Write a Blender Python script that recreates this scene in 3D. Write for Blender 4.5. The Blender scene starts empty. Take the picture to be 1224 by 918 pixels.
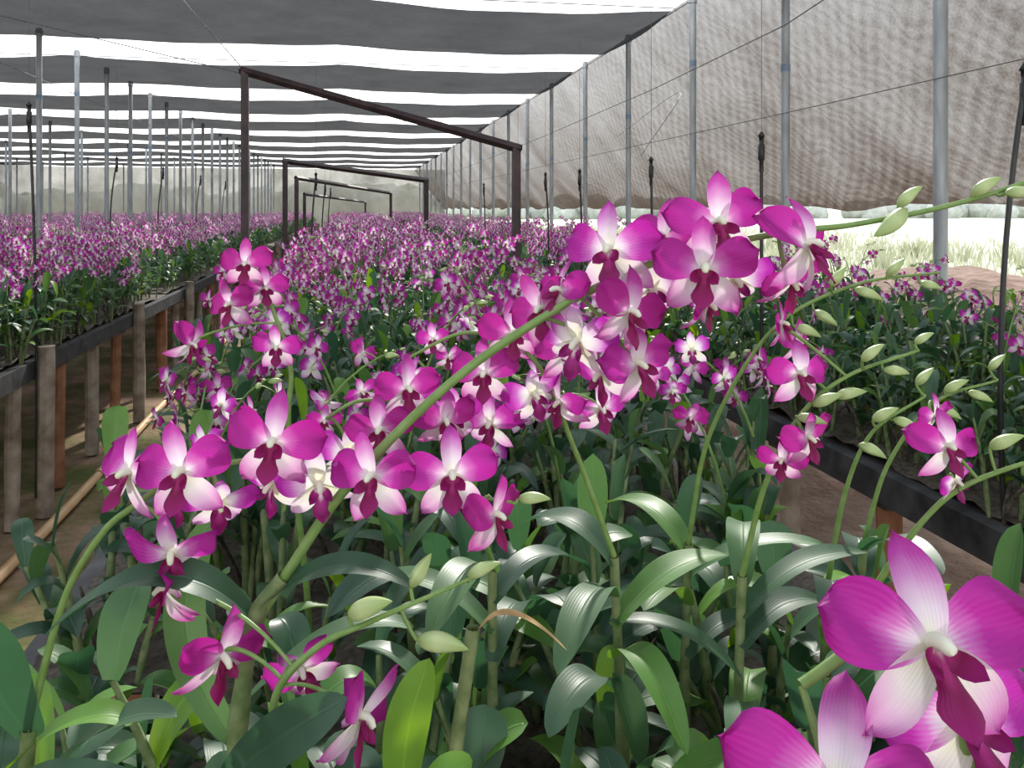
import bpy, math, random
import numpy as np
from mathutils import Matrix, Vector
A = math.radians(10.9)
sc = bpy.context.scene
try:
    sc.view_settings.view_transform = 'Standard'
except Exception: pass
rng = random.Random(7)
def U(a,b): return rng.uniform(a,b)
def nrm(v):
    v=np.asarray(v,float); return v/(np.linalg.norm(v)+1e-9)

# ------------------------------------------------------------------ materials
def newmat(name):
    m=bpy.data.materials.new(name); m.use_nodes=True
    nt=m.node_tree; nt.nodes.clear()
    return m,nt,nt.nodes,nt.links
def ramp(N,stops,interp='LINEAR'):
    r=N.new('ShaderNodeValToRGB'); r.color_ramp.interpolation=interp
    e=r.color_ramp.elements
    while len(e)<len(stops): e.new(0.5)
    for i,(p,c) in enumerate(stops):
        e[i].position=p; e[i].color=(c[0],c[1],c[2],1)
    return r
def math_(N,L,op,a,b=None,c=None):
    n=N.new('ShaderNodeMath'); n.operation=op
    for i,x in enumerate((a,b,c)):
        if x is None: continue
        if isinstance(x,(int,float)): n.inputs[i].default_value=x
        else: L.new(x,n.inputs[i])
    return n.outputs[0]
def finish(N,L,col,rough=0.5,transl=0.0,spec=0.5,bump=None,bstr=0.2,tcol=None,metal=0.0,bdist=0.01):
    p=N.new('ShaderNodeBsdfPrincipled'); o=N.new('ShaderNodeOutputMaterial')
    if isinstance(col,tuple): p.inputs['Base Color'].default_value=(*col,1)
    else: L.new(col,p.inputs['Base Color'])
    if isinstance(rough,(int,float)): p.inputs['Roughness'].default_value=rough
    else: L.new(rough,p.inputs['Roughness'])
    p.inputs['Specular IOR Level'].default_value=spec
    p.inputs['Metallic'].default_value=metal
    if bump is not None:
        b=N.new('ShaderNodeBump'); b.inputs['Strength'].default_value=bstr; b.inputs['Distance'].default_value=bdist
        L.new(bump,b.inputs['Height']); L.new(b.outputs[0],p.inputs['Normal'])
    if transl>0:
        t=N.new('ShaderNodeBsdfTranslucent')
        src=tcol if tcol is not None else col
        if isinstance(src,tuple): t.inputs[0].default_value=(*src,1)
        else: L.new(src,t.inputs[0])
        mx=N.new('ShaderNodeMixShader'); mx.inputs[0].default_value=transl
        L.new(p.outputs[0],mx.inputs[1]); L.new(t.outputs[0],mx.inputs[2]); L.new(mx.outputs[0],o.inputs[0])
    else: L.new(p.outputs[0],o.inputs[0])
def uvsep(N,L):
    u=N.new('ShaderNodeUVMap'); u.uv_map='UVMap'
    s=N.new('ShaderNodeSeparateXYZ'); L.new(u.outputs[0],s.inputs[0]); return s.outputs[0],s.outputs[1]
def rnd_attr(N):
    a=N.new('ShaderNodeAttribute'); a.attribute_name='rnd'; return a.outputs['Fac']
def mat_tepal(name,stops,vein=0.25,edge=0.25,transl=0.42):
    m,nt,N,L=newmat(name)
    u,v=uvsep(N,L); r=rnd_attr(N)
    c=math_(N,L,'ABSOLUTE',math_(N,L,'SUBTRACT',u,0.5))
    t=math_(N,L,'ADD',v,math_(N,L,'MULTIPLY',c,edge))
    t=math_(N,L,'ADD',t,math_(N,L,'MULTIPLY',math_(N,L,'SUBTRACT',r,0.5),0.26))
    tc=N.new('ShaderNodeTexCoord'); no=N.new('ShaderNodeTexNoise'); no.inputs['Scale'].default_value=90; L.new(tc.outputs['Object'],no.inputs[0])
    t=math_(N,L,'ADD',t,math_(N,L,'MULTIPLY',math_(N,L,'SUBTRACT',no.outputs[0],0.5),0.14))
    sv=math_(N,L,'SINE',math_(N,L,'MULTIPLY',u,75.0))
    t=math_(N,L,'ADD',t,math_(N,L,'MULTIPLY',sv,0.03))
    rp=ramp(N,stops); L.new(t,rp.inputs[0])
    h=N.new('ShaderNodeHueSaturation')
    L.new(math_(N,L,'ADD',math_(N,L,'MULTIPLY',r,0.03),0.483),h.inputs['Hue'])
    L.new(math_(N,L,'ADD',math_(N,L,'MULTIPLY',sv,vein*0.2),1.0),h.inputs['Value'])
    L.new(rp.outputs[0],h.inputs['Color'])
    finish(N,L,h.outputs[0],0.5,transl,0.25,bump=sv,bstr=0.12,bdist=0.002)
    return m
M_pet=mat_tepal('petal_magenta',[(0.0,(0.86,0.84,0.80)),(0.14,(0.80,0.68,0.79)),(0.32,(0.61,0.16,0.50)),(0.52,(0.46,0.028,0.33)),(1.0,(0.36,0.014,0.245))])
M_sep=mat_tepal('sepal_blush',[(0.0,(0.78,0.82,0.64)),(0.30,(0.79,0.69,0.79)),(0.58,(0.62,0.28,0.57)),(0.82,(0.46,0.06,0.37)),(1.0,(0.40,0.035,0.30))],edge=.2)
M_sepw=mat_tepal('sepal_white_pink',[(0.0,(0.74,0.80,0.58)),(0.40,(0.80,0.76,0.76)),(0.70,(0.70,0.42,0.64)),(1.0,(0.48,0.08,0.37))],edge=.18)
M_lip=mat_tepal('lip_crimson',[(0.0,(0.8,0.6,0.65)),(0.13,(0.40,0.03,0.18)),(0.5,(0.18,0.003,0.06)),(1.0,(0.26,0.008,0.13))],transl=0.25)
def mat_simple(name,c1,c2,scale=30,rough=0.5,transl=0,spec=0.4,bstr=0.2,metal=0,bdist=0.005,stretch=None,detail=4):
    m,nt,N,L=newmat(name)
    tc=N.new('ShaderNodeTexCoord'); n=N.new('ShaderNodeTexNoise'); n.inputs['Scale'].default_value=scale; n.inputs['Detail'].default_value=detail
    if stretch:
        mp=N.new('ShaderNodeMapping'); mp.inputs['Scale'].default_value=stretch
        L.new(tc.outputs['Object'],mp.inputs[0]); L.new(mp.outputs[0],n.inputs[0])
    else: L.new(tc.outputs['Object'],n.inputs[0])
    rp=ramp(N,[(0.3,c1),(0.7,c2)]); L.new(n.outputs[0],rp.inputs[0])
    finish(N,L,rp.outputs[0],rough,transl,spec,bump=n.outputs[0],bstr=bstr,metal=metal,bdist=bdist)
    return m
def mat_bud():
    m,nt,N,L=newmat('bud_green_white')
    u,v=uvsep(N,L)
    rp=ramp(N,[(0,(0.26,0.35,0.12)),(0.4,(0.50,0.60,0.30)),(1,(0.32,0.45,0.16))]); L.new(v,rp.inputs[0])
    sv=math_(N,L,'SINE',math_(N,L,'MULTIPLY',u,19.0))
    finish(N,L,rp.outputs[0],0.4,0.25,0.4,bump=sv,bstr=0.3,bdist=0.002); return m
def mat_leaf():
    m,nt,N,L=newmat('orchid_leaf')
    u,v=uvsep(N,L); r=rnd_attr(N)
    rp=ramp(N,[(0.0,(0.026,0.062,0.040)),(0.45,(0.038,0.092,0.046)),(0.75,(0.055,0.14,0.033)),(0.92,(0.09,0.21,0.025)),(1.0,(0.15,0.30,0.03))]); L.new(r,rp.inputs[0])
    c=math_(N,L,'ABSOLUTE',math_(N,L,'SUBTRACT',u,0.5))
    mid=math_(N,L,'SUBTRACT',1.0,math_(N,L,'MULTIPLY',c,22.0)); mid=math_(N,L,'MAXIMUM',mid,0.0)
    tc=N.new('ShaderNodeTexCoord'); n=N.new('ShaderNodeTexNoise'); n.inputs['Scale'].default_value=26; L.new(tc.outputs['Object'],n.inputs[0])
    h=N.new('ShaderNodeHueSaturation'); L.new(rp.outputs[0],h.inputs['Color'])
    val=math_(N,L,'ADD',math_(N,L,'MULTIPLY',n.outputs[0],0.8),0.65)
    val=math_(N,L,'ADD',val,math_(N,L,'MULTIPLY',mid,0.35)); L.new(val,h.inputs['Value'])
    sv=math_(N,L,'SINE',math_(N,L,'MULTIPLY',u,90.0))
    hgt=math_(N,L,'ADD',math_(N,L,'MULTIPLY',mid,-1.0),math_(N,L,'MULTIPLY',sv,0.02))
    t=N.new('ShaderNodeHueSaturation'); t.inputs['Hue'].default_value=0.46; t.inputs['Saturation'].default_value=1.15; t.inputs['Value'].default_value=2.8; L.new(rp.outputs[0],t.inputs['Color'])
    finish(N,L,h.outputs[0],math_(N,L,'ADD',math_(N,L,'MULTIPLY',n.outputs[0],0.2),0.33),0.22,0.42,bump=hgt,bstr=0.3,tcol=t.outputs[0],bdist=0.003)
    return m
M_col=mat_simple('column_white',(0.7,0.76,0.55),(0.8,0.76,0.7),50,0.5,0.2)
M_bud=mat_bud(); M_leaf=mat_leaf()
M_cane=mat_simple('cane_green_grey',(0.08,0.13,0.04),(0.22,0.26,0.12),60,0.6,0)
M_stem=mat_simple('flower_stalk_green',(0.13,0.23,0.05),(0.20,0.31,0.10),80,0.45,0.1)
M_dry=mat_simple('dry_leaf_tan',(0.42,0.25,0.09),(0.62,0.44,0.22),60,0.7,0.3)
M_root=mat_simple('old_cane_brown',(0.03,0.024,0.018),(0.13,0.105,0.08),70,0.8,0)
ORCH=[M_pet,M_sep,M_sepw,M_lip,M_col,M_bud,M_leaf,M_cane,M_stem,M_dry,M_root]
PET,SEP,SEPW,LIP,COL,BUD,LEAF,CANE,STEM,DRY,ROOT=range(11)

# ------------------------------------------------------------------ mesh parts
def gridpart(P,mat,r=0.5,wrap=False):
    nv,nu=P.shape[:2]
    V=P.reshape(-1,3)
    uu,vv=np.meshgrid(np.linspace(0,1,nu),np.linspace(0,1,nv))
    UV=np.stack([uu,vv],-1).reshape(-1,2)
    i=np.arange(nv-1)[:,None]*nu+np.arange(nu-1)[None,:]
    F=np.stack([i,i+1,i+1+nu,i+nu],-1).reshape(-1,4)
    return (V,F,UV,np.full(len(V),r),np.full(len(F),mat))
def joinp(ps):
    Vs,Fs,Us,Rs,Ms=[],[],[],[],[]; o=0
    for p in ps:
        Vs.append(p[0]);Fs.append(p[1]+o);Us.append(p[2]);Rs.append(p[3]);Ms.append(p[4]);o+=len(p[0])
    return (np.concatenate(Vs),np.concatenate(Fs),np.concatenate(Us),np.concatenate(Rs),np.concatenate(Ms))
def xf(p,R=None,t=(0,0,0),s=1.0,r=None):
    V=p[0]*s
    if R is not None: V=V@np.asarray(R).T
    return (V+np.asarray(t),p[1],p[2],p[3] if r is None else np.full(len(V),r),p[4])
def mkobj(name,part,mats,parent=None,smooth=True):
    V,F,UV,Rn,Mi=part
    me=bpy.data.meshes.new(name)
    me.vertices.add(len(V)); me.vertices.foreach_set('co',V.astype(np.float32).ravel())
    me.loops.add(F.size); me.loops.foreach_set('vertex_index',F.astype(np.int32).ravel())
    me.polygons.add(len(F)); me.polygons.foreach_set('loop_start',(np.arange(len(F))*4).astype(np.int32))
    try: me.polygons.foreach_set('loop_total',np.full(len(F),4,dtype=np.int32))
    except Exception: pass
    for m in mats: me.materials.append(m)
    me.polygons.foreach_set('material_index',Mi.astype(np.int32))
    me.update(calc_edges=True)
    uvl=me.uv_layers.new(name='UVMap'); uvl.data.foreach_set('uv',UV[F.ravel()].astype(np.float32).ravel())
    at=me.attributes.new('rnd','FLOAT','POINT'); at.data.foreach_set('value',Rn.astype(np.float32))
    me.polygons.foreach_set('use_smooth',np.full(len(F),smooth))
    me.update(); 
    o=bpy.data.objects.new(name,me); sc.collection.objects.link(o)
    if parent: o.parent=parent
    return o
def empty(name,rot=0.0,loc=(0,0,0)):
    e=bpy.data.objects.new(name,None); e.empty_display_size=0.2; sc.collection.objects.link(e)
    e.rotation_euler=(0,0,rot); e.location=loc; return e
def tube(pts,rad,sides=6,mat=0,r=0.5):
    pts=np.asarray(pts,float); n=len(pts)
    rad=np.broadcast_to(np.asarray(rad,float),(n,))
    T=np.gradient(pts,axis=0); T/= (np.linalg.norm(T,axis=1,keepdims=True)+1e-9)
    d=np.abs(nrm(pts[-1]-pts[0])); ref=np.zeros(3); ref[int(np.argmin(d))]=1
    n1=np.cross(T,ref); n1/=(np.linalg.norm(n1,axis=1,keepdims=True)+1e-9); n2=np.cross(T,n1)
    a=np.linspace(0,2*math.pi,sides+1)
    P=pts[:,None]+rad[:,None,None]*(np.cos(a)[None,:,None]*n1[:,None]+np.sin(a)[None,:,None]*n2[:,None])
    return gridpart(P,mat,r)
def box(x0,x1,y0,y1,z0,z1,mat=0,r=0.5):
    V=np.array([[x,y,z] for x in(x0,x1) for y in(y0,y1) for z in(z0,z1)],float)
    F=np.array([[0,1,3,2],[4,6,7,5],[0,4,5,1],[2,3,7,6],[0,2,6,4],[1,5,7,3]])
    return (V,F,np.zeros((8,2)),np.full(8,r),np.full(6,mat))
def cap(c,rad,sides,mat=0,r=.5):
    a=np.linspace(0,2*math.pi,sides+1)
    P=np.zeros((2,sides+1,3)); P[:]=c
    P[1,:,0]+=rad*np.cos(a); P[1,:,1]+=rad*np.sin(a)
    return gridpart(P,mat,r)
def bez(p0,p1,p2,n):
    t=np.linspace(0,1,n)[:,None]; p0,p1,p2=map(lambda q:np.asarray(q,float),(p0,p1,p2))
    return (1-t)**2*p0+2*t*(1-t)*p1+t*t*p2
def catmull(P,k=6):
    P=np.asarray(P,float); Q=np.vstack([2*P[0]-P[1],P,2*P[-1]-P[-2]]); out=[]
    for i in range(1,len(Q)-2):
        for t in np.linspace(0,1,k,endpoint=False):
            a,b,c,d=Q[i-1],Q[i],Q[i+1],Q[i+2]
            out.append(.5*((2*b)+(-a+c)*t+(2*a-5*b+4*c-d)*t*t+(-a+3*b-3*c+d)*t**3))
    out.append(P[-1]); return np.array(out)

def tepal(th,L,W,nu,nv,kind,bend,cup,ruf,mat,twist=0,ph=0,start=0.02):
    v=np.linspace(0,1,nv)[:,None]; u=np.linspace(-1,1,nu)[None,:]
    if kind=='petal': w=(0.10+0.95*v**0.72)*(np.clip(1-v**3.2,0,1))**0.5; w=w/0.80
    elif kind=='lip': w=(0.35+0.3*np.sin(v*math.pi*0.8)+0.55*np.exp(-((v-0.72)/0.2)**2))*(np.clip(1-v**5,0,1))**0.5
    else: w=(0.35+0.95*v**0.8)*(np.clip(1-v**2.6,0,1))**0.8; w=w/0.85
    w=w*W/2
    ln=L*v*(1-0.0*u)+start
    ln=ln-0.06*L*(u**2)*v*(1 if kind=='petal' else .4)
    fw=-bend*v**2+cup*(u**2)*w+ruf*np.sin(u*3.3+v*5+ph)*v*W*0.5+twist*u*w
    fw=fw-0.03*W*np.exp(-(u/0.2)**2)*np.sin(v*math.pi)
    c,s=math.cos(th),math.sin(th)
    ac=u*w
    X=ln*c-ac*s; Z=ln*s+ac*c; Y=-(fw+0*u)
    return gridpart(np.stack([X+0*Y,Y+0*X,Z+0*Y],-1),mat)
def make_flower(res,seed):
    g=random.Random(seed); r=lambda a:g.uniform(-a,a)
    nu,nv={3:(11,13),2:(5,6),1:(3,4),0:(3,3)}[res]
    d=math.radians; ps=[]
    ob=g.uniform(-.03,.16)
    for th in (d(-52+r(8)),d(-128+r(8))): ps.append(tepal(th,0.50,0.27,nu,nv,'sep',0.08+ob+r(.08),0.35,0.12,SEPW,twist=r(.5),ph=r(3)))
    ps.append(tepal(d(90+r(9)),0.50,0.25,nu,nv,'sep',0.06+r(.14),0.35,0.12,SEP,twist=r(.45),ph=r(3)))
    for th,sg in ((d(18+r(10)),1),(d(162+r(10)),-1)): ps.append(tepal(th,0.52,0.46,nu,nv,'petal',0.03+ob+r(.10),0.12+r(.2),0.20,PET,twist=r(.3)-.14*sg,ph=r(3)))
    lp=tepal(d(-90),0.37,0.20,max(3,nu-2),nv,'lip',-0.16,-0.5,0.08,LIP,start=0.0)
    V=lp[0].copy(); V[:,1]-=0.05; zz=-V[:,2]; V[:,1]-=0.45*np.clip(zz,0,.18)-0.5*np.clip(zz-.28,0,1)
    ps.append((V,)+lp[1:])
    if res>0:
        for sg in(1,-1):
            sl=tepal(d(-90+50*sg),0.15,0.13,max(3,nu-4),max(3,nv//2),'sep',-0.16,0.5,0.02,LIP,start=0.02)
            V=sl[0].copy(); V[:,1]-=0.05; ps.append((V,)+sl[1:])
    if res>=2:
        ps.append(tube([(0,0.03,0.02),(0,-.05,.03),(0,-.11,.02),(0,-.15,-.005),(0,-.155,-.02)],[.04,.042,.038,.03,.004],6 if res==2 else 10,COL))
        ps.append(tube([(0,0.0,0),(0,.07,-.04),(0,.10,-.12),(0,.09,-.15)],[.05,.045,.03,.004],6,SEPW))
    return joinp(ps)
FL={k:[make_flower(k,100*k+i) for i in range(7)] for k in (3,2,1,0)}
def make_bud(n,s):
    v=np.linspace(0,1,n); rad=np.sin(np.pi*v**0.8)**0.8*0.2*(1-.25*v)+.004
    pts=np.stack([0*v,0.10*np.sin(v*2.2),v],-1)
    return tube(pts,rad,s,BUD)
BD={3:make_bud(12,10),2:make_bud(7,6),1:make_bud(4,4),0:make_bud(4,3)}
def fmat(face,roll=0.0,up=(0,0,1)):
    Y=-nrm(face); Z=np.asarray(up,float); Z=nrm(Z-Y*Z.dot(Y)); X=np.cross(Y,Z)
    c,s=math.cos(roll),math.sin(roll)
    X2=X*c+Z*s; Z2=-X*s+Z*c
    return np.stack([X2,Y,Z2],1)
def bmatd(dr):
    Z=nrm(dr); a=np.array([1,0,0]) if abs(Z[0])<.8 else np.array([0,1,0]); Y=nrm(np.cross(Z,a)); X=np.cross(Y,Z)
    return np.stack([X,Y,Z],1)
def leafp(p0,p1,p2,W,nu,nv,side,fold=0.3,mat=LEAF,r=0.5,wav=0.0):
    v=np.linspace(0,1,nv); mid=bez(p0,p1,p2,nv); T=np.gradient(mid,axis=0); T/=(np.linalg.norm(T,axis=1,keepdims=True)+1e-9)
    S=np.asarray(side,float)[None]+0*T; S=S-T*(S*T).sum(1,keepdims=True); S/=(np.linalg.norm(S,axis=1,keepdims=True)+1e-9)
    Nn=np.cross(S,T)
    Nn*=np.where(Nn[:,2:3].sum()<0,-1,1)
    w=(0.28+0.85*v**0.6)*np.clip(1-v**3.0,0,1)**0.65*W/2/0.88
    u=np.linspace(-1,1,nu)
    P=mid[:,None]+S[:,None]*(u[None,:,None]*w[:,None,None])+Nn[:,None]*(fold*np.abs(u)[None,:,None]**1.3*w[:,None,None])
    if wav: P=P+Nn[:,None]*(wav*W*np.sin(v*9+r*20)[:,None,None]*u[None,:,None])
    return gridpart(P,mat,r)
def leafrnd():
    x=rng.random()
    return U(0,.62) if x<.76 else (U(.6,.85) if x<.93 else U(.85,.97))
def spike(ps,p0,az,L,rise,res,nf,nb,g0=0.42):
    o=np.array([math.cos(az),math.sin(az),0]); sd=np.array([-math.sin(az),math.cos(az),0])
    p0=np.asarray(p0,float)
    p1=p0+o*L*0.15+np.array([0,0,rise*0.85]); p2=p0+o*L*U(.5,.75)+np.array([0,0,rise])
    n={3:18,2:10,1:6,0:4}[res]
    C=bez(p0,p1,p2,n); ps.append(tube(C,np.linspace(.0032,.0014,n)*(1 if res>1 else 1.2),{3:8,2:5,1:3,0:3}[res],STEM))
    for i in range(nf):
        t=g0+(0.88-g0)*i/max(1,nf-1); c=bez(p0,p1,p2,2+40)[int(t*41)]
        sg=1 if i%2 else -1
        f=nrm(sd*sg*U(.3,1.2)+np.array([U(-.6,.4),-U(0,.9),U(-.45,.3)])+o*U(-.4,.4))
        pos=c+sd*sg*U(.012,.03)+f*.018+np.array([0,0,U(-.022,.012)])
        if res>=2: ps.append(tube(bez(c,(c+pos)/2+np.array([0,0,.006]),pos+np.array([0,0,0])-f*0,4),.0011,4,STEM))
        rr=rng.random() if rng.random()<.78 else U(-.7,.1)
        ps.append(xf(rng.choice(FL[res]),fmat(f,U(-.45,.45)),pos,U(.052,.068),r=rr))
    for i in range(nb):
        t=.88+.12*(i+1)/nb; c=bez(p0,p1,p2,42)[min(41,int(t*41))]
        sg=1 if i%2 else -1; dr=nrm(sd*sg*.8+o*.5+np.array([0,0,U(-.5,.3)]))
        ps.append(xf(BD[res],bmatd(dr),c+dr*.008,U(.016,.028)*(1.1-.4*i/nb),r=.5))
def plant(ps,x,y,res,pspike,hscale=1.0,nfl=(6,11),W=1.4,inward=True,lw=1.0):
    nc=rng.randint(3,5) if res>=2 else rng.randint(2,4)
    nul,nvl={3:(7,12),2:(5,8),1:(3,5),0:(3,4)}[res]
    tops=[]
    for c in range(nc):
        az=U(0,6.283); b=np.array([x+math.cos(az)*U(.01,.05),y+math.sin(az)*U(.01,.05),0])
        h=U(.17,.34)*hscale; ln=U(.02,.10)
        o=np.array([math.cos(az),math.sin(az),0]); top=b+o*ln+np.array([0,0,h])
        m=b+o*ln*.3+np.array([0,0,h*.55]); C=bez(b,m,top,7 if res>1 else 3)
        rad=np.array([.006,.009,.0085,.008,.0065,.005,.0035]) if res>1 else np.array([.008,.008,.004])
        ps.append(tube(C,rad*U(.7,.95),7 if res>1 else 3,CANE,rng.random())); tops.append((top,az))
        nl=rng.randint(5,8) if res>0 else rng.randint(4,6)
        la=U(0,6.283)
        for i in range(nl):
            t=.25+.75*i/(nl-1); q=(1-t)**2*b+2*t*(1-t)*m+t*t*top
            a=la+(math.pi if i%2 else 0)+U(-.45,.45); oo=np.array([math.cos(a),math.sin(a),0]); sd=np.array([-math.sin(a),math.cos(a),0])
            Ln=U(.10,.18)*(1-.15*t); k=U(.35,1.0) if i<nl-1 else U(.1,.5)
            p1=q+oo*Ln*.35*k+np.array([0,0,Ln*U(.35,.6)]); p2=q+oo*Ln*k*1.0+np.array([0,0,Ln*(U(.75,.95)-k*U(.5,1.1))])
            ps.append(leafp(q,p1,p2,U(.030,.047)*lw,nul,nvl,sd+np.array([0,0,U(-.3,.3)]),U(.1,.4),LEAF,leafrnd()))
    if res>=2:
        for c in range(2):
            az=U(0,6.28); ps.append(tube(bez((x,y,0),(x+.02*math.cos(az),y+.02*math.sin(az),.08),(x+.07*math.cos(az),y+.07*math.sin(az),U(.1,.2)),5),[.005,.007,.006,.005,.002],6,ROOT))
    n=int(pspike+rng.random())
    for k in range(n):
        top,az=tops[k%len(tops)]
        a=U(0,6.283)
        if inward and abs(x)>W*.3: a=(math.pi if x>0 else 0)+U(-1.2,1.2)
        spike(ps,top-np.array([0,0,.03]),a,U(.25,.42),U(.16,.36),res,rng.randint(*nfl),rng.randint(3,5))
def substrate(x0,x1,y0,y1,nx,ny):
    x=np.linspace(x0,x1,nx); y=np.linspace(y0,y1,ny)
    XX,YY=np.meshgrid(x,y); ZZ=np.array([[U(0,.035) for _ in x] for _ in y])
    return gridpart(np.stack([XX,YY,ZZ],-1),ROOT,.2)
def seg(name,res,psp,L=1.2,W=1.4,nx=6,ny=6,hs=1.0,nfl=(6,11),m=.05,inward=True):
    ps=[]
    for i in range(nx):
        for j in range(ny):
            plant(ps,-W/2+m+(W-2*m)*(i+.5)/nx+U(-.05,.05),L*(j+.5)/ny+U(-.05,.05),res,psp,hs,nfl,W,inward)
    ps.append(substrate(-W/2,W/2,0,L,29 if res>1 else 8,25 if res>1 else 7))
    o=mkobj(name,joinp(ps),ORCH); me=o.data; bpy.data.objects.remove(o); return me
S3=[seg('orchid_seg_near',2,.62,nfl=(4,8),nx=7,ny=6) for _ in range(3)]
S3g=[seg('orchid_seg_near_green',2,.5,nfl=(1,5),nx=8,ny=6,m=-.04,inward=False) for _ in range(2)]
S3l=[seg('orchid_seg_near_left',2,1.2,nfl=(5,9),nx=8,m=-.05,inward=False) for _ in range(2)]
S1=[seg('orchid_seg_mid',1,.85,nfl=(4,9),nx=7,m=0) for _ in range(4)]
S0=[seg('orchid_seg_far',0,1.1,nfl=(5,9)) for _ in range(3)]
BH=0.75
CX=0.21
def bed(xc,y0,y1,near=None,ynear=3.6,ymid=11):
    e=empty('orchid_bed',A); y=y0; k=0; last=None
    while y<y1:
        if near and y<ynear: me=near[k%len(near)]
        elif y<ymid: me=rng.choice([m for m in S1 if m is not last])
        else: me=rng.choice([m for m in S0 if m is not last])
        last=me
        o=bpy.data.objects.new('orchid_segment',me); sc.collection.objects.link(o); o.parent=e
        o.location=(xc,y,BH+.012); y+=1.2; k+=1
bed(CX,1.3,40,S3,4.8)
bed(2.2,1.0,40,S3g,4.5)
bed(-2.25,1.6,40,S3l,6.0,11)
bed(-5.1,3,40,None,0,9)
bed(-7.9,5,40,None,0,9)
bed(-10.7,8,40,None,0,9)

# ------------------------------------------------------------------ benches
M_rail=mat_simple('black_rail',(0.012,0.012,0.014),(0.07,0.07,0.075),12,0.55,0,.4)
M_postb=mat_simple('laterite_stained_post',(0.17,0.07,0.035),(0.38,0.19,0.11),9,0.9,0,.2,bstr=.5,bdist=.01)
M_postg=mat_simple('weathered_concrete_post',(0.16,0.12,0.09),(0.38,0.32,0.26),12,0.9,0,.2,bstr=.5,bdist=.01)
M_slat=mat_simple('bench_slat',(0.05,0.04,0.035),(0.13,0.11,0.09),14,0.8)
def rpost(x,y,z0,z1,hw,mat):
    r=U(-.012,.012); n=6; zs=np.linspace(z0,z1,n); ps=[]
    pts=np.array([(x+r*t,y+U(-.004,.004),z) for t,z in zip(np.linspace(0,1,n),zs)])
    return [tube(pts,[hw*U(.93,1.07) for _ in range(n)],10,mat),cap((pts[-1][0],pts[-1][1],z1),hw*.98,10,mat)]
def bench(xc,y0,y1,tall=True,postx=(-.68,.68)):
    ps=[]; w=.72
    for s in(-1,1): ps.append(box(xc+s*w-.025,xc+s*w+.025,y0,y1,BH-.075,BH+.012,0))
    for k in range(9):
        xx=xc-w+.1+k*(2*w-.2)/8; ps.append(box(xx-.035,xx+.035,y0,y1,BH-.02,BH-.002,3))
    y=y0+.3;i=0
    while y<y1:
        ps.append(box(xc-w,xc+w,y-.03,y+.03,BH-.10,BH-.022,3))
        for px in postx: 
            m=1 if (i%2==0) else 2
            ps+=rpost(xc+px+U(-.02,.02)+(.0),y+U(-.05,.05),0,BH-.08,U(.034,.042),m)
        if tall and i%3==2:
            ps+=rpost(xc+(w+.06)*(1 if xc<0 else -1),y+.15,0,BH+.08,.042,2)
        y+=.62;i+=1
    o=mkobj('plant_bench',joinp(ps),[M_rail,M_postb,M_postg,M_slat],smooth=False); o.rotation_euler=(0,0,A)
bench(CX,0.35,41,False); bench(2.2,0.6,41,False); bench(-2.25,.9,41); bench(-5.1,3,41); bench(-7.9,5,41); bench(-10.7,8,41)

M_pvc=mat_simple('stained_pvc_pipe',(0.45,0.27,0.12),(0.62,0.42,0.24),5,0.5)
y=np.arange(1.5,14,.5); 
o=mkobj('irrigation_pipe',joinp([tube([(-1.38+.012*math.sin(q*1.7),q,.03) for q in y],.024,10,0)]+[tube([(-1.38+.012*math.sin(q*1.7),q-.03,.03),(-1.38+.012*math.sin(q*1.7),q+.03,.03)],.029,10,0) for q in (3,5,7,9,11)]),[M_pvc]); o.rotation_euler=(0,0,A)

# ------------------------------------------------------------------ structure
M_galv=mat_simple('galvanised_pipe',(0.22,0.235,0.25),(0.38,0.40,0.42),7,0.5,0,.5,metal=.35,stretch=(3,3,.6))
M_blk=mat_simple('black_plastic',(0.008,0.008,0.009),(0.03,0.03,0.032),20,0.4)
M_frame=mat_simple('dark_steel_frame',(0.02,0.012,0.014),(0.06,0.035,0.035),12,0.55)
M_wire=mat_simple('wire_grey',(0.05,0.05,0.055),(0.12,0.12,0.12),12,0.5)
M_blue=mat_simple('blue_tape',(0.15,0.20,0.28),(0.2,0.27,0.36),12,0.6)
ZR=3.45
def pole(X,Y,r=.03,z1=ZR):
    n=4; zb=U(2.2,2.9); ps=[tube([(X,Y,-.02),(X,Y,1),(X,Y,2.2),(X,Y,z1)],r,12,0),cap((X,Y,z1),r,12,0),tube([(X,Y,zb),(X,Y,zb+.05)],r+.003,12,1),tube([(X,Y,z1-.08),(X,Y,z1-.02)],r+.008,12,0)]
    o=mkobj('steel_pole',joinp(ps),[M_galv,M_blue]); o.rotation_euler=(0,0,A)
for q in [3.9,5.5,7.15,8.95,10.7,12.6]+[14.4+1.8*i for i in range(14)]: pole(3.05,q,.036 if q<5 else .03)
for i in range(24): pole(-3.3,8.55+1.27*i,.03)
for i in range(14): pole(-6.5,9+2.2*i,.03)
for i in range(12): pole(-9.6,11+2.5*i,.03)
for i in range(10): pole(-12.4,13+2.7*i,.03)

def portal(xl,yl,zl,xr,yr,zr_,t=.022):
    ps=[box(xl-t,xl+t,yl-t,yl+t,BH-.1,zl,0),box(xr-t,xr+t,yr-t,yr+t,BH-.1,zr_,0)]
    a=np.array([xl,yl,zl]);b=np.array([xr,yr,zr_]); d=nrm(b-a)
    ps.append(tube([a-d*.03,b+d*.03],t*1.15,4,0))
    o=mkobj('dark_steel_frame',joinp(ps),[M_frame],smooth=False); o.rotation_euler=(0,0,A)
portal(-.62,5.2,2.32,.90,4.55,1.84)
portal(-.74,9.9,2.05,.90,10.2,1.85,.028)
portal(-.78,12.6,1.96,.88,19,1.86,.03)
portal(-.9,17,1.80,.5,30,1.75,.03)

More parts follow.
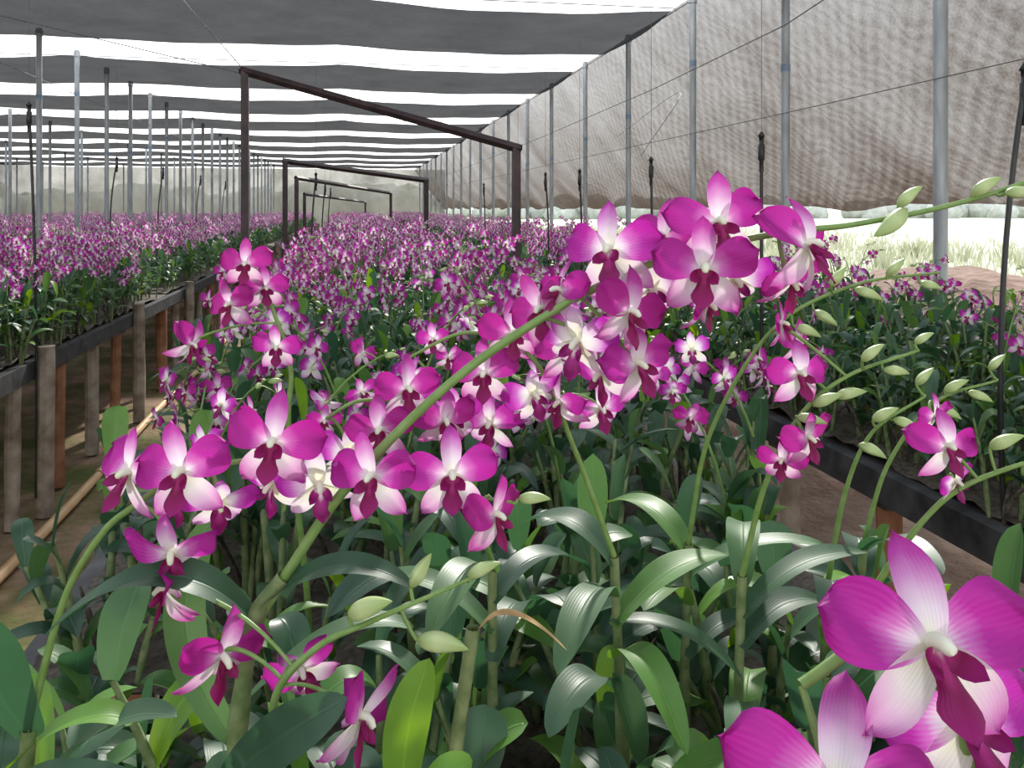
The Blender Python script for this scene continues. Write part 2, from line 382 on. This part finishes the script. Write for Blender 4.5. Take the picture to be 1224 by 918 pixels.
def riser(X,Y,z0,z1,lean=(0,0),head=True,r=.007,bow=.03):
    C=bez((X,Y,z0),(X+lean[0]*.5+bow,Y,(z0+z1)/2),(X+lean[0],Y+lean[1],z1),14)
    ps=[tube(C,r,8,0)]; t=C[-1]
    if head:
        ps.append(tube([t+(0,0,-.10),t+(0,0,-.06),t+(0,0,-.055),t+(0,0,0),t+(0,0,.005),t+(0,0,.03),t+(0,0,.032),t+(0,0,.05)],[r*1.2,r*1.2,r*1.8,r*1.8,r*1.2,r*1.4,r*2.1,r*.6],10,0))
        ps.append(tube([t+(0,0,.05),t+(0,0,.25),t+(0,0,.9)],.0012,4,1))
    o=mkobj('sprinkler_riser',joinp(ps),[M_blk,M_wire]); o.rotation_euler=(0,0,A)
riser(1.51,2.9,.7,1.74,bow=0)
riser(1.52,4.1,.7,1.72,bow=.01)
riser(1.5,5.4,.7,1.72)
riser(1.5,6.4,.7,1.74,bow=.05); riser(1.5,7.5,.7,1.74,bow=-.03); riser(1.5,9.5,.7,1.75)
riser(1.54,1.73,.6,1.80,(.04,.0),bow=-.09,r=.0065)
riser(-1.5,4.42,.1,1.97,(-.03,0),bow=.03)
for q in (5.6,8.5,10.5,13,15.5): riser(-2.2,q,.75,1.95,(.02,0),bow=-.1)
for q in (7,9.5,12): riser(-.3,q,.75,1.75,(.02,0),bow=-.05)
def wire(pts,r=.003,name='support_wire'):
    o=mkobj(name,tube(catmull(pts,5),r,5,0),[M_wire]); o.rotation_euler=(0,0,A)
wire([(3.05,-2,ZR-.02),(3.05,15,ZR-.06),(3.05,38,ZR-.02)],.006)
wire([(3.0,-1,2.22),(3.0,3.9,2.18),(3.0,12,2.18),(3.0,36,2.2)],.003)
wire([(1.5,2,3.4),(1.9,3.5,2.75),(2.6,7,2.55),(2.6,38,2.4)],.0035)
wire([(-3.3,3,3.0),(-3.3,12,2.9),(-3.3,38,3.0)],.004)
wire([(-.6,5.2,2.3),(-1.1,6,2.9),(-1.5,7.5,3.44)],.003)
wire([(-.6,5.2,2.3),(-2.5,5.5,2.75),(-5,6,3.3)],.003)
wire([(-1.5,5,3.5),(-1.2,6.2,3.2),(-.6,8,3.44)],.002)
for q in (7.6,11.2,14.8,18.4): wire([(-13,q,ZR-.02),(-5,q,ZR-.05),(3.05,q,ZR-.02)],.005)
wire([(3.05,9.3,2.35),(2.2,5.4,2.3),(1.5,4.2,1.78)],.002)

# ------------------------------------------------------------------ shade cloth
def mat_net(name,dark,light,transp,transl,sc1=3.0,weave=0.3,wsc=(14,60,60),grid=0,var=4.0):
    m,nt,N,L=newmat(name)
    tc=N.new('ShaderNodeTexCoord')
    n=N.new('ShaderNodeTexNoise'); n.inputs['Scale'].default_value=sc1; n.inputs['Detail'].default_value=6; n.inputs['Roughness'].default_value=.65; L.new(tc.outputs['Object'],n.inputs[0])
    mp=N.new('ShaderNodeMapping'); mp.inputs['Scale'].default_value=wsc; mp.inputs['Rotation'].default_value=(0.3,0.2,.4); L.new(tc.outputs['Object'],mp.inputs[0])
    n2=N.new('ShaderNodeTexNoise'); n2.inputs['Scale'].default_value=1.0; n2.inputs['Detail'].default_value=3; L.new(mp.outputs[0],n2.inputs[0])
    f=math_(N,L,'ADD',math_(N,L,'MULTIPLY',n.outputs[0],1-weave),math_(N,L,'MULTIPLY',n2.outputs[0],weave))
    if grid:
        u,v=uvsep(N,L)
        n3=N.new('ShaderNodeTexNoise'); n3.inputs['Scale'].default_value=2.5; n3.inputs['Detail'].default_value=2; L.new(tc.outputs['Object'],n3.inputs[0])
        a=math_(N,L,'SINE',math_(N,L,'ADD',math_(N,L,'MULTIPLY',u,grid*1.0),math_(N,L,'MULTIPLY',n3.outputs[0],14.0)))
        b=math_(N,L,'SINE',math_(N,L,'ADD',math_(N,L,'MULTIPLY',v,grid/18),math_(N,L,'MULTIPLY',n3.outputs[0],14.0)))
        f=math_(N,L,'ADD',f,math_(N,L,'MULTIPLY',math_(N,L,'MULTIPLY',a,b),0.07))
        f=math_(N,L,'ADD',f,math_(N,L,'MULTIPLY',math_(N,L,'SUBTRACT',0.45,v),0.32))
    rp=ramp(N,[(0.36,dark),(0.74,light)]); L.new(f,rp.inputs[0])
    d=N.new('ShaderNodeBsdfDiffuse'); t=N.new('ShaderNodeBsdfTranslucent'); tr=N.new('ShaderNodeBsdfTransparent')
    L.new(rp.outputs[0],d.inputs[0]); L.new(rp.outputs[0],t.inputs[0])
    m1=N.new('ShaderNodeMixShader'); m1.inputs[0].default_value=transl; L.new(d.outputs[0],m1.inputs[1]); L.new(t.outputs[0],m1.inputs[2])
    m2=N.new('ShaderNodeMixShader'); L.new(m1.outputs[0],m2.inputs[1]); L.new(tr.outputs[0],m2.inputs[2])
    fac=math_(N,L,'MULTIPLY',math_(N,L,'ADD',math_(N,L,'MULTIPLY',math_(N,L,'SUBTRACT',f,.5),var),1.0),transp)
    fac=math_(N,L,'MAXIMUM',fac,0.0); L.new(fac,m2.inputs[0])
    o=N.new('ShaderNodeOutputMaterial'); L.new(m2.outputs[0],o.inputs[0]); return m
M_roof=mat_net('black_shade_cloth',(0.028,0.029,0.034),(0.040,0.041,0.047),0.04,0.2,1.2,.3,var=1.5)
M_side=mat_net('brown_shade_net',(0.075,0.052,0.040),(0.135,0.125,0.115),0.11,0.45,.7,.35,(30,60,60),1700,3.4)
M_back=mat_net('far_shade_net',(0.12,0.12,0.10),(0.22,0.21,0.18),0.14,0.5,.8,.3)
ps=[]
for k in range(-3,9):
    y0=7.70+3.6*k; y1=y0+2.32
    nx,ny=70,9; x=np.linspace(-14,3.05,nx); 
    rows=[]
    for j in range(ny):
        t=j/(ny-1); row=[]
        for i,xx in enumerate(x):
            sagx=abs(math.sin((xx-3.05)/3.2*math.pi)); wob=.03*math.sin(xx*1.3+k*2.1)
            z=ZR-.03-.05*sagx-.06*4*t*(1-t)+.006*math.sin(xx*5+j+k)
            yy=y0+(y1-y0)*t+wob+.07*sagx*(1-2*t)
            row.append((xx,yy,z))
        rows.append(row)
    ps.append(gridpart(np.array(rows),0))
o=mkobj('ceiling',joinp(ps),[M_roof]); o.rotation_euler=(0,0,A)
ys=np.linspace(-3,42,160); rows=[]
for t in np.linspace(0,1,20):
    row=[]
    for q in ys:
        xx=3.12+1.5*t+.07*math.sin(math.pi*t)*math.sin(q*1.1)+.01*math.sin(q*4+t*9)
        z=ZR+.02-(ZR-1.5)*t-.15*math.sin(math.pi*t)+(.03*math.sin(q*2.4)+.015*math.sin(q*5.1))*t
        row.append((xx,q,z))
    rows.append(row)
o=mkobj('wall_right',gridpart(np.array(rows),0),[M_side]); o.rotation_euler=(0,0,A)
def wallnet(name,a,b,z0,z1):
    a=np.array(a,float);b=np.array(b,float); n=60; rows=[]
    d=nrm(np.append(b-a,0)); nn=np.array([-d[1],d[0]])
    for t in np.linspace(0,1,6):
        rows.append([(*(a+(b-a)*s+nn*.12*math.sin(s*40+t*3)),z0+(z1-z0)*t) for s in np.linspace(0,1,n)])
    o=mkobj(name,gridpart(np.array(rows),0),[M_back]); o.rotation_euler=(0,0,A)
wallnet('wall_back',(-14,41.5),(4.6,41.5),0.5,ZR)
wallnet('wall_left',(-14,-3),(-14,41.5),0.3,ZR)

# ------------------------------------------------------------------ floor / outside
m,nt,N,L=newmat('soil_and_field')
tc=N.new('ShaderNodeTexCoord'); sp=N.new('ShaderNodeSeparateXYZ'); L.new(tc.outputs['Object'],sp.inputs[0])
n=N.new('ShaderNodeTexNoise'); n.inputs['Scale'].default_value=1.6; n.inputs['Detail'].default_value=8; n.inputs['Roughness'].default_value=.7; L.new(tc.outputs['Object'],n.inputs[0])
n2=N.new('ShaderNodeTexNoise'); n2.inputs['Scale'].default_value=22; n2.inputs['Detail'].default_value=5; L.new(tc.outputs['Object'],n2.inputs[0])
soil=ramp(N,[(0.38,(0.08,0.095,0.025)),(0.50,(0.17,0.13,0.065)),(0.60,(0.29,0.19,0.13)),(0.75,(0.40,0.28,0.22))]); L.new(n.outputs[0],soil.inputs[0])
soil2=ramp(N,[(0.35,(0.32,0.20,0.15)),(0.7,(0.62,0.48,0.38))]); L.new(n.outputs[0],soil2.inputs[0])
grass=ramp(N,[(0.35,(0.38,0.40,0.28)),(0.6,(0.50,0.50,0.41)),(0.75,(0.47,0.40,0.34))]); L.new(n.outputs[0],grass.inputs[0])  # pale dry field, with bright haze mixed into its colours
def mixc(f,a,b):
    x=N.new('ShaderNodeMix'); x.data_type='RGBA'; L.new(f,x.inputs[0]); L.new(a,x.inputs[6]); L.new(b,x.inputs[7]); return x.outputs[2]
wx=math_(N,L,'ADD',sp.outputs[0],math_(N,L,'MULTIPLY',n.outputs[0],.6))
def step(lo,hi):
    mr=N.new('ShaderNodeMapRange'); mr.inputs[1].default_value=lo; mr.inputs[2].default_value=hi; L.new(wx,mr.inputs[0]); return mr.outputs[0]
c=mixc(step(.9,1.4),soil.outputs[0],soil2.outputs[0]); c=mixc(step(3.6,4.6),c,grass.outputs[0])
finish(N,L,c,.9,0,.2,bump=n2.outputs[0],bstr=.6,bdist=.02)
Pg=np.zeros((60,60,3)); gx=np.concatenate([np.linspace(-60,-6,12),np.linspace(-5,5,36),np.linspace(6,120,12)]); gy=np.concatenate([np.linspace(-10,0,6),np.linspace(.3,12,40),np.linspace(13,200,14)])
for j in range(60):
    for i in range(60):
        Pg[j,i]=(gx[i],gy[j],-.015+U(-.012,.012))
o=mkobj('floor',gridpart(Pg,0),[m]); o.rotation_euler=(0,0,A)
M_mound=mat_simple('red_soil',(0.12,0.07,0.05),(0.24,0.16,0.125),6,.9,0,.2,bstr=.9,bdist=.06)
g=np.linspace(-1,1,24); rows=[]
for b in g:
    rows.append([(6.0+1.6*a,7.5+3.0*b,-.05+.95*max(0,1-a*a-b*b)**1.2+U(0,.05)) for a in g])
o=mkobj('soil_mound',gridpart(np.array(rows),0),[M_mound]); o.rotation_euler=(0,0,A)
M_gr=mat_simple('dry_grass_blade_hazed',(0.30,0.33,0.20),(0.46,0.45,0.34),.6,.7,.3)  # dry blades, paled so their colour carries haze and glare
ps=[]
for i in range(12000):
    X=4.4+abs(rng.gauss(0,9)); Y=U(2,60); h=U(.1,.4); a=U(0,6.28); w=.012+.0009*Y
    dx,dy=math.cos(a)*w,math.sin(a)*w; lx,ly=U(-.1,.1),U(-.1,.1)
    P=np.array([[(X-dx,Y-dy,0),(X+dx,Y+dy,0)],[(X-dx*.7+lx*.4,Y-dy*.7,h*.6),(X+dx*.7+lx*.4,Y+dy*.7,h*.6)],[(X+lx,Y+ly,h),(X+lx+.002,Y+ly,h)]]); ps.append(gridpart(P,0))
def blob(cx,cy,cz,r):
    th=np.linspace(0,2*math.pi,15); ph=np.linspace(-1.57,1.57,9); rows=[]
    s=U(0,9)
    for p in ph:
        row=[]
        for t in th:
            k=r*(1+.18*math.sin(3*t+s)*math.cos(2*p+s)+.1*math.sin(7*t+5*p+s)*math.cos(p)); row.append((cx+k*math.cos(p)*math.cos(t),cy+k*math.cos(p)*math.sin(t),cz+.8*k*math.sin(p)))
        rows.append(row)
    return gridpart(np.array(rows),0)
def tuft(X,Y,n,h0,sp_):
    for _ in range(n):
        a=U(0,6.28); h=h0*U(.5,1.1); rr=U(0,sp_); bx,by=X+rr*math.cos(a),Y+rr*math.sin(a); w=.018; b2=U(0,6.28)
        dx,dy=math.cos(b2)*w,math.sin(b2)*w; lx,ly=math.cos(a)*h*.4,math.sin(a)*h*.4
        ps.append(gridpart(np.array([[(bx-dx,by-dy,0),(bx+dx,by+dy,0)],[(bx-dx+lx*.4,by-dy+ly*.4,h*.6),(bx+dx+lx*.4,by+dy+ly*.4,h*.6)],[(bx+lx,by+ly,h),(bx+lx+.003,by+ly,h)]]),0))
for _ in range(60): tuft(U(5,22),U(8,34),40,U(.4,.9),.5)
o=mkobj('grass_field',joinp(ps),[M_gr]); o.rotation_euler=(0,0,A)
M_tree=mat_simple('distant_foliage_hazed',(0.42,0.45,0.40),(0.62,0.64,0.60),1.2,.9,.3,.1,bstr=.4,bdist=.3)  # distance haze is put into this pale foliage colour
ps=[]
for i in range(90):
    x=-45+i*1.9; ps.append(blob(x,U(66,72) if x<6 else U(120,140),U(.6,1.6),U(1.6,3.0)))
o=mkobj('tree_line',joinp(ps),[M_tree]); o.rotation_euler=(0,0,A)

# ------------------------------------------------------------------ foreground orchids (placed in metres)
def place_flower(ps,pos,yaw=0,pitch=0,roll=0,s=.066,att=None,var=None,r=None):
    yw,pt=math.radians(yaw),math.radians(pitch)
    f=np.array([math.sin(yw)*math.cos(pt),-math.cos(yw)*math.cos(pt),math.sin(pt)])
    pos=np.asarray(pos,float)
    fl=FL[3][var if var is not None else rng.randrange(7)]
    ps.append(xf(fl,fmat(f,math.radians(roll)),pos,s,r=rng.random() if r is None else r))
    if att is not None:
        b=pos-f*s*.08
        d=np.linalg.norm(att-b,axis=1)+np.abs(att[:,2]-b[2]-.012)*.5; a=att[int(np.argmin(d))]
        ps.append(tube(bez(a,(a+b)/2+np.array([0,.004,.010])-f*.008,b,8),np.linspace(.0013,.0018,8),6,STEM))
def place_bud(ps,pos,dr,L,att=None):
    pos=np.asarray(pos,float); dr=nrm(dr)
    ps.append(xf(BD[3],bmatd(dr),pos-dr*L*.5,L,r=.5))
    if att is not None:
        b=pos-dr*L*.48; a=att[int(np.argmin(np.linalg.norm(att-b,axis=1)))]
        ps.append(tube(bez(a,(a+b)/2+np.array([0,0,-.004]),b,6),.0013,6,STEM))
def hleaf(ps,p0,p1,p2,W,side=(0,1,0),r=.3,fold=.25,mat=LEAF,wav=0.02):
    ps.append(leafp(p0,p1,p2,W,13,26,side,fold,mat,r,wav))
def cane(ps,pts,r0,r1):
    C=catmull(pts,6); n=len(C); rr=np.linspace(r0,r1,n)*(1+.10*np.cos(np.arange(n)*1.05))
    ps.append(tube(C,rr,12,STEM if r1<.004 else CANE)); return C
# A: long arching spray
ps=[]
cane(ps,[(-.21,.60,BH),(-.205,.60,.95),(-.199,.60,1.08),(-.196,.60,1.134),(-.184,.60,1.206),(-.163,.6,1.236)],.009,.0056)
SA=catmull([(-.180,.6,1.21),(-.163,.6,1.236),(-.127,.6,1.29),(-.079,.6,1.343),(-.031,.6,1.386),(.017,.6,1.419),(.053,.6,1.44),(.101,.6,1.461),(.161,.6,1.477),(.209,.6,1.485),(.245,.6,1.489),(.311,.6,1.502),(.367,.6,1.519),(.42,.6,1.542)],8)
ps.append(tube(SA,np.linspace(.0040,.0015,len(SA)),10,STEM))
for a in [((.146,.59,1.490),5,5,4,.072,0,.6),((.128,.555,1.460),-12,0,-6,.070,1,.65),((.070,.60,1.470),-22,5,10,.074,2,.15),((.081,.58,1.428),40,-5,-20,.064,3,.9),
          ((.088,.585,1.392),35,-10,15,.060,4,.5),((.047,.60,1.405),-35,-20,-8,.066,0,-.5),((.022,.62,1.425),-30,0,20,.060,1,.9),((.206,.585,1.474),48,8,-14,.076,2,.6),
          ((.165,.62,1.448),20,-30,0,.062,3,-.6),((.105,.63,1.44),10,-20,10,.062,2,-.3),((.112,.62,1.478),-30,20,-10,.06,4,.8),((.140,.60,1.432),60,-30,10,.05,5,.9),((.065,.61,1.38),-50,-30,10,.055,6,.3),
          ((.20,.60,1.448),30,-40,10,.055,5,.9),((.035,.61,1.44),-60,10,10,.055,6,.7)]:
    place_flower(ps,a[0],a[1],a[2],a[3],a[4],SA,a[5],a[6])
for p,d,l in [((.266,.59,1.492),(-.8,-.2,-.5),.034),((.286,.6,1.508),(.7,0,.5),.024),((.341,.6,1.515),(.9,0,.45),.026),((.362,.595,1.510),(.9,0,-.1),.024),((.395,.6,1.545),(.6,0,.8),.02)]: place_bud(ps,p,d,l,SA)
hleaf(ps,(-.187,.6,1.206),(-.235,.57,1.285),(-.312,.56,1.215),.036,(.2,1,0.2),.25)
hleaf(ps,(-.180,.6,1.215),(-.12,.58,1.275),(-.068,.59,1.232),.026,(0,1,.3),.2)
hleaf(ps,(-.20,.58,1.10),(-.15,.5,1.18),(-.098,.5,1.208),.036,(-.4,.5,.9),.05)
hleaf(ps,(-.2,.6,1.12),(-.27,.62,1.19),(-.235,.66,1.26),.034,(1,.2,0),.65)
hleaf(ps,(-.195,.61,1.14),(-.13,.66,1.19),(-.08,.68,1.16),.034,(0,1,0),.55)
mkobj('orchid_plant',joinp(ps),ORCH)
# B: left spray
ps=[]
cane(ps,[(-.36,.62,BH),(-.36,.61,1.0),(-.346,.6,1.128)],.009,.005)
SB=catmull([(-.350,.6,1.10),(-.346,.6,1.128),(-.322,.6,1.218),(-.295,.6,1.266),(-.271,.6,1.287),(-.238,.6,1.308),(-.187,.6,1.320),(-.133,.6,1.315),(-.079,.6,1.303),(-.031,.6,1.294),(.0,.6,1.29)],8)
ps.append(tube(SB,np.linspace(.0030,.0012,len(SB)),10,STEM))
for a in [((-.268,.585,1.315),-25,5,-8,.066,0,.5),((-.223,.565,1.322),-5,5,4,.070,1,.6),((-.166,.58,1.338),5,5,-4,.070,2,.75),((-.138,.60,1.303),15,-20,6,.062,3,-.6),
          ((-.097,.58,1.314),-15,5,10,.066,4,.6),((-.042,.585,1.314),8,5,-2,.066,5,.45),((-.012,.59,1.284),55,-5,-10,.058,1,1.0),((-.236,.58,1.262),15,-35,10,.060,2,.3),
          ((-.175,.61,1.300),-30,-30,0,.058,6,-.5),((-.246,.62,1.29),-40,-30,0,.06,3,-.5),((-.21,.6,1.29),30,-35,0,.055,4,-.2)]:
    place_flower(ps,a[0],a[1],a[2],a[3],a[4],SB,a[5],a[6])
place_bud(ps,(.016,.6,1.291),(1,-.1,-.05),.024,SB)
hleaf(ps,(-.343,.6,1.12),(-.37,.58,1.17),(-.352,.56,1.228),.048,(1,.2,0),.15)
hleaf(ps,(-.35,.58,1.09),(-.29,.52,1.15),(-.225,.54,1.115),.042,(-.2,1,.2),.3)
hleaf(ps,(-.35,.6,1.08),(-.33,.5,1.13),(-.30,.48,1.14),.036,(1,.2,.3),.8)
hleaf(ps,(-.36,.6,1.1),(-.31,.6,1.15),(-.28,.62,1.12),.036,(0,1,0),.9)
hleaf(ps,(-.35,.6,1.07),(-.30,.62,1.14),(-.24,.6,1.135),.036,(0,1,0),.4)
mkobj('orchid_plant',joinp(ps),ORCH)
# C: lower spray with buds
ps=[]
cane(ps,[(-.17,.56,BH),(-.165,.56,1.0),(-.155,.56,1.15)],.008,.005)
SC=catmull([(-.158,.56,1.13),(-.155,.55,1.181),(-.128,.55,1.212),(-.095,.55,1.228),(-.06,.55,1.243),(-.025,.55,1.258)],8)
ps.append(tube(SC,np.linspace(.003,.0012,len(SC)),10,STEM))
for p,d,l in [((-.092,.545,1.238),(.9,-.3,.35),.036),((-.046,.55,1.212),(.95,-.2,-.15),.036),((-.06,.55,1.262),(.5,0,.8),.026),((-.018,.55,1.262),(.9,0,.3),.024)]: place_bud(ps,p,d,l,SC)
for a in [((-.243,.59,1.232),-70,-15,20,.062,2,.9),((-.198,.57,1.195),55,-25,-15,.068,3,.9),((-.098,.54,1.172),65,-20,-40,.072,4,.6),((-.150,.6,1.17),20,-20,30,.055,1,.5)]:
    place_flower(ps,a[0],a[1],a[2],a[3],a[4],SC,a[5],a[6])
hleaf(ps,(-.070,.55,1.10),(-.075,.54,1.16),(-.054,.55,1.205),.034,(1,.3,0),.93)
hleaf(ps,(-.09,.52,1.09),(-.05,.5,1.16),(-.025,.53,1.15),.03,(.3,.8,.4),.92)
hleaf(ps,(-.16,.5,1.08),(-.11,.47,1.14),(-.07,.5,1.12),.03,(.3,.8,.4),.5)
hleaf(ps,(-.028,.6,1.19),(-.01,.6,1.235),(.040,.6,1.183),.010,(0,1,0),.5,.1,DRY)
ps.append(tube(catmull([(-.05,.62,BH),(-.045,.61,1.05),(-.028,.6,1.20)]),[.005]*13,8,CANE))
mkobj('orchid_plant',joinp(ps),ORCH)
# D: mid-left spray
ps=[]
SD=catmull([(-.27,1.15,BH),(-.27,1.1,1.0),(-.28,1.05,1.217),(-.278,1.05,1.30),(-.300,1.05,1.374),(-.322,1.05,1.425),(-.335,1.05,1.46)],8)
ps.append(tube(SD,np.linspace(.005,.0014,len(SD)),8,STEM))
for a in [((-.328,1.03,1.432),5,0,0,.066,0,1.0),((-.343,1.02,1.383),-20,0,8,.068,1,1.0),((-.384,1.0,1.338),70,-20,-30,.06,2,.9),((-.31,1.05,1.40),30,0,0,.06,3,.8),((-.29,1.03,1.33),10,-10,0,.06,4,.5)]:
    place_flower(ps,a[0],a[1],a[2],a[3],a[4],SD,a[5],a[6])
mkobj('orchid_plant',joinp(ps),ORCH)
def spray(stem,fls,buds=(),r0=.003,r1=.0013,base=None,leaves=0):
    ps=[]; S=catmull(stem,8); ps.append(tube(S,np.linspace(r0,r1,len(S)),9,STEM))
    if base is not None: cane(ps,[base,(base[0]*.6+stem[0][0]*.4,base[1],(base[2]+stem[0][2])/2),stem[0]],.008,.0042)
    for f in fls: place_flower(ps,f[0],f[1],f[2],f[3],f[4],S,None,f[5] if len(f)>5 else None)
    for b in buds: place_bud(ps,b[0],b[1],b[2],S)
    for i in range(leaves):
        a=U(0,6.28); q=np.array(stem[0])+np.array([0,0,-.03*i-.01]); o=np.array([math.cos(a),math.sin(a),0]); Ln=U(.11,.16)
        hleaf(ps,q,q+o*Ln*.4+np.array([0,0,.06]),q+o*Ln+np.array([0,0,U(-.03,.05)]),U(.034,.048),(-math.sin(a),math.cos(a),0),leafrnd())
    mkobj('orchid_plant',joinp(ps),ORCH)
spray([(.10,.82,1.16),(.06,.8,1.27),(.02,.78,1.36),(-.04,.78,1.385),(-.10,.78,1.36)],
 [((-.025,.76,1.35),-10,0,5,.066,.8),((.0,.77,1.385),15,0,-5,.064,.9),((-.055,.77,1.31),20,-15,0,.062,-.1),((.02,.77,1.33),30,-20,15,.06,-.3),((-.02,.78,1.30),-20,-10,0,.06),((.05,.76,1.37),10,5,0,.06),((-.095,.76,1.335),-30,0,0,.06),((.045,.78,1.32),-50,-20,0,.058,.6),((.085,.8,1.31),20,-20,10,.058,.2)],(),base=(.12,.85,BH),leaves=5)
spray([(-.02,.85,1.14),(-.05,.8,1.25),(-.09,.75,1.32),(-.13,.72,1.335),(-.16,.72,1.32)],
 [((-.11,.70,1.315),-10,0,5,.060,.9),((-.09,.72,1.345),25,0,-5,.060,.8),((-.14,.72,1.29),10,-20,0,.056,-.3),((-.06,.75,1.31),20,-10,0,.06)],(),base=(-.02,.87,BH),leaves=4)
spray([(.22,.8,1.15),(.235,.78,1.24),(.26,.76,1.31),(.30,.75,1.35),(.36,.74,1.375)],
 [((.254,.74,1.354),15,5,0,.062,.6),((.262,.74,1.298),30,-15,10,.056,.9),((.235,.73,1.40),60,-5,0,.045,1),((.242,.75,1.275),-30,-10,0,.045,.8)],
 [((.28,.74,1.33),(.8,-.2,.3),.028),((.30,.74,1.335),(.9,-.1,.1),.028),((.265,.74,1.312),(.8,-.3,-.2),.026),((.32,.74,1.372),(.8,0,.5),.026),((.34,.74,1.355),(.9,0,-.2),.024),((.365,.74,1.385),(.9,0,.4),.02)],base=(.22,.82,BH),leaves=6)
spray([(.27,.72,1.10),(.30,.68,1.20),(.34,.66,1.27),(.39,.65,1.30),(.44,.65,1.31)],
 [((.333,.64,1.318),12,5,0,.056,.6),((.35,.66,1.285),30,-15,10,.04,-.3)],
 [((.385,.65,1.318),(.8,-.2,.3),.028),((.41,.65,1.295),(.9,-.1,.1),.026),((.42,.65,1.325),(.8,-.3,.4),.022)],base=(.26,.74,BH),leaves=6)
spray([(.20,.95,1.12),(.22,.93,1.25),(.28,.9,1.37),(.36,.88,1.42),(.44,.86,1.435)],
 [((.30,.88,1.36),40,0,0,.05,.8)],
 [((.37,.87,1.41),(.8,-.2,-.4),.03),((.40,.87,1.44),(.7,0,.6),.028),((.34,.87,1.43),(.6,0,.7),.028),((.43,.86,1.42),(.9,0,-.3),.024),((.31,.88,1.37),(.8,-.2,-.4),.03),((.33,.88,1.385),(.8,-.2,-.6),.028)],base=(.2,.97,BH),leaves=5)
spray([(.42,1.0,1.1),(.44,.98,1.2),(.48,.95,1.28),(.54,.93,1.31)],[((.47,.93,1.27),20,-10,0,.05,.5)],
 [((.50,.94,1.30),(.8,-.2,.4),.03),((.52,.93,1.29),(.8,-.2,-.4),.028),((.54,.93,1.33),(.7,0,.6),.026),((.49,.94,1.27),(.8,-.2,-.5),.03)],base=(.42,1.02,BH),leaves=5)
spray([(.34,.9,1.1),(.35,.88,1.2),(.37,.86,1.27),(.42,.85,1.31)],[],
 [((.38,.85,1.29),(.8,-.2,.4),.03),((.40,.85,1.28),(.8,-.2,-.4),.028),((.42,.85,1.33),(.7,0,.6),.026),((.37,.86,1.25),(.8,-.2,-.5),.03)],base=(.34,.92,BH),leaves=5)
# F: close bottom-right
spray([(.20,.36,1.18),(.18,.33,1.27),(.165,.31,1.33),(.14,.30,1.352),(.10,.29,1.335)],
 [((.138,.275,1.356),8,22,-6,.070,.45),((.101,.262,1.318),-8,28,-8,.068,.5),((.176,.325,1.302),10,10,5,.068,.0)],(),.003,.002,base=(.21,.38,BH),leaves=0)

ps=[]
pts=[(-.27,.80),(-.12,.80),(.02,.86),(.16,.84),(.32,.80),(.46,.80),(-.24,.98),(-.05,1.02),(.12,1.04),(.30,1.0),(.48,1.0),(.60,.9),(.36,.62),(.50,.60),(.24,.66),(.62,.75),(-.3,1.15),(-.12,1.2),(.05,1.2),(.22,1.2),(.40,1.2)]
for x,y in pts:
    plant(ps,x,y,3,0,.93,lw=1.18)
for x,y in [(-.40,.58),(-.38,.78),(-.2,.66),(-.08,.66),(.08,.70)]:
    plant(ps,x,y,3,0,.72,lw=1.15)
for x,y in [(-.44,1.0),(-.42,.9)]:
    plant(ps,x,y,3,0,.5)
sb=substrate(-.49,.90,.36,1.3,30,24); Vs=sb[0].copy(); Vs[:,0],Vs[:,1]=sb[0][:,0]*math.cos(A)-sb[0][:,1]*math.sin(A),sb[0][:,0]*math.sin(A)+sb[0][:,1]*math.cos(A)
ps.append((Vs,)+sb[1:])
o=mkobj('orchid_plant_clump',joinp(ps),ORCH); o.location=(0,0,BH+.01)

# ------------------------------------------------------------------ light, world, camera
w=bpy.data.worlds.new('World'); sc.world=w; w.use_nodes=True; N=w.node_tree.nodes; L=w.node_tree.links; N.clear()
tc=N.new('ShaderNodeTexCoord'); sp=N.new('ShaderNodeSeparateXYZ'); L.new(tc.outputs['Generated'],sp.inputs[0])
rp=ramp(N,[(0.0,(0.97,0.96,0.92)),(0.25,(0.94,0.97,1.0)),(1,(0.80,0.89,1.0))]); L.new(sp.outputs[2],rp.inputs[0])
b=N.new('ShaderNodeBackground'); b.inputs[1].default_value=2.45; L.new(rp.outputs[0],b.inputs[0]); o=N.new('ShaderNodeOutputWorld'); L.new(b.outputs[0],o.inputs[0])
sun=bpy.data.lights.new('sun','SUN'); sun.energy=5.5; sun.angle=math.radians(2.5); sun.color=(1,.96,.88)
so=bpy.data.objects.new('sun',sun); sc.collection.objects.link(so)
dirv=Matrix.Rotation(A,3,'Z')@Vector((-1.0,-2.55,-2.05)); so.rotation_euler=dirv.to_track_quat('-Z','Y').to_euler()
cam=bpy.data.cameras.new('camera'); cam.sensor_width=36; cam.lens=1000/1224*36; cam.shift_y=-209/1224; cam.clip_start=.02; cam.clip_end=500
co=bpy.data.objects.new('camera',cam); sc.collection.objects.link(co); co.location=(0,0,1.5); co.rotation_euler=(math.pi/2,0,0); sc.camera=co
print('done')
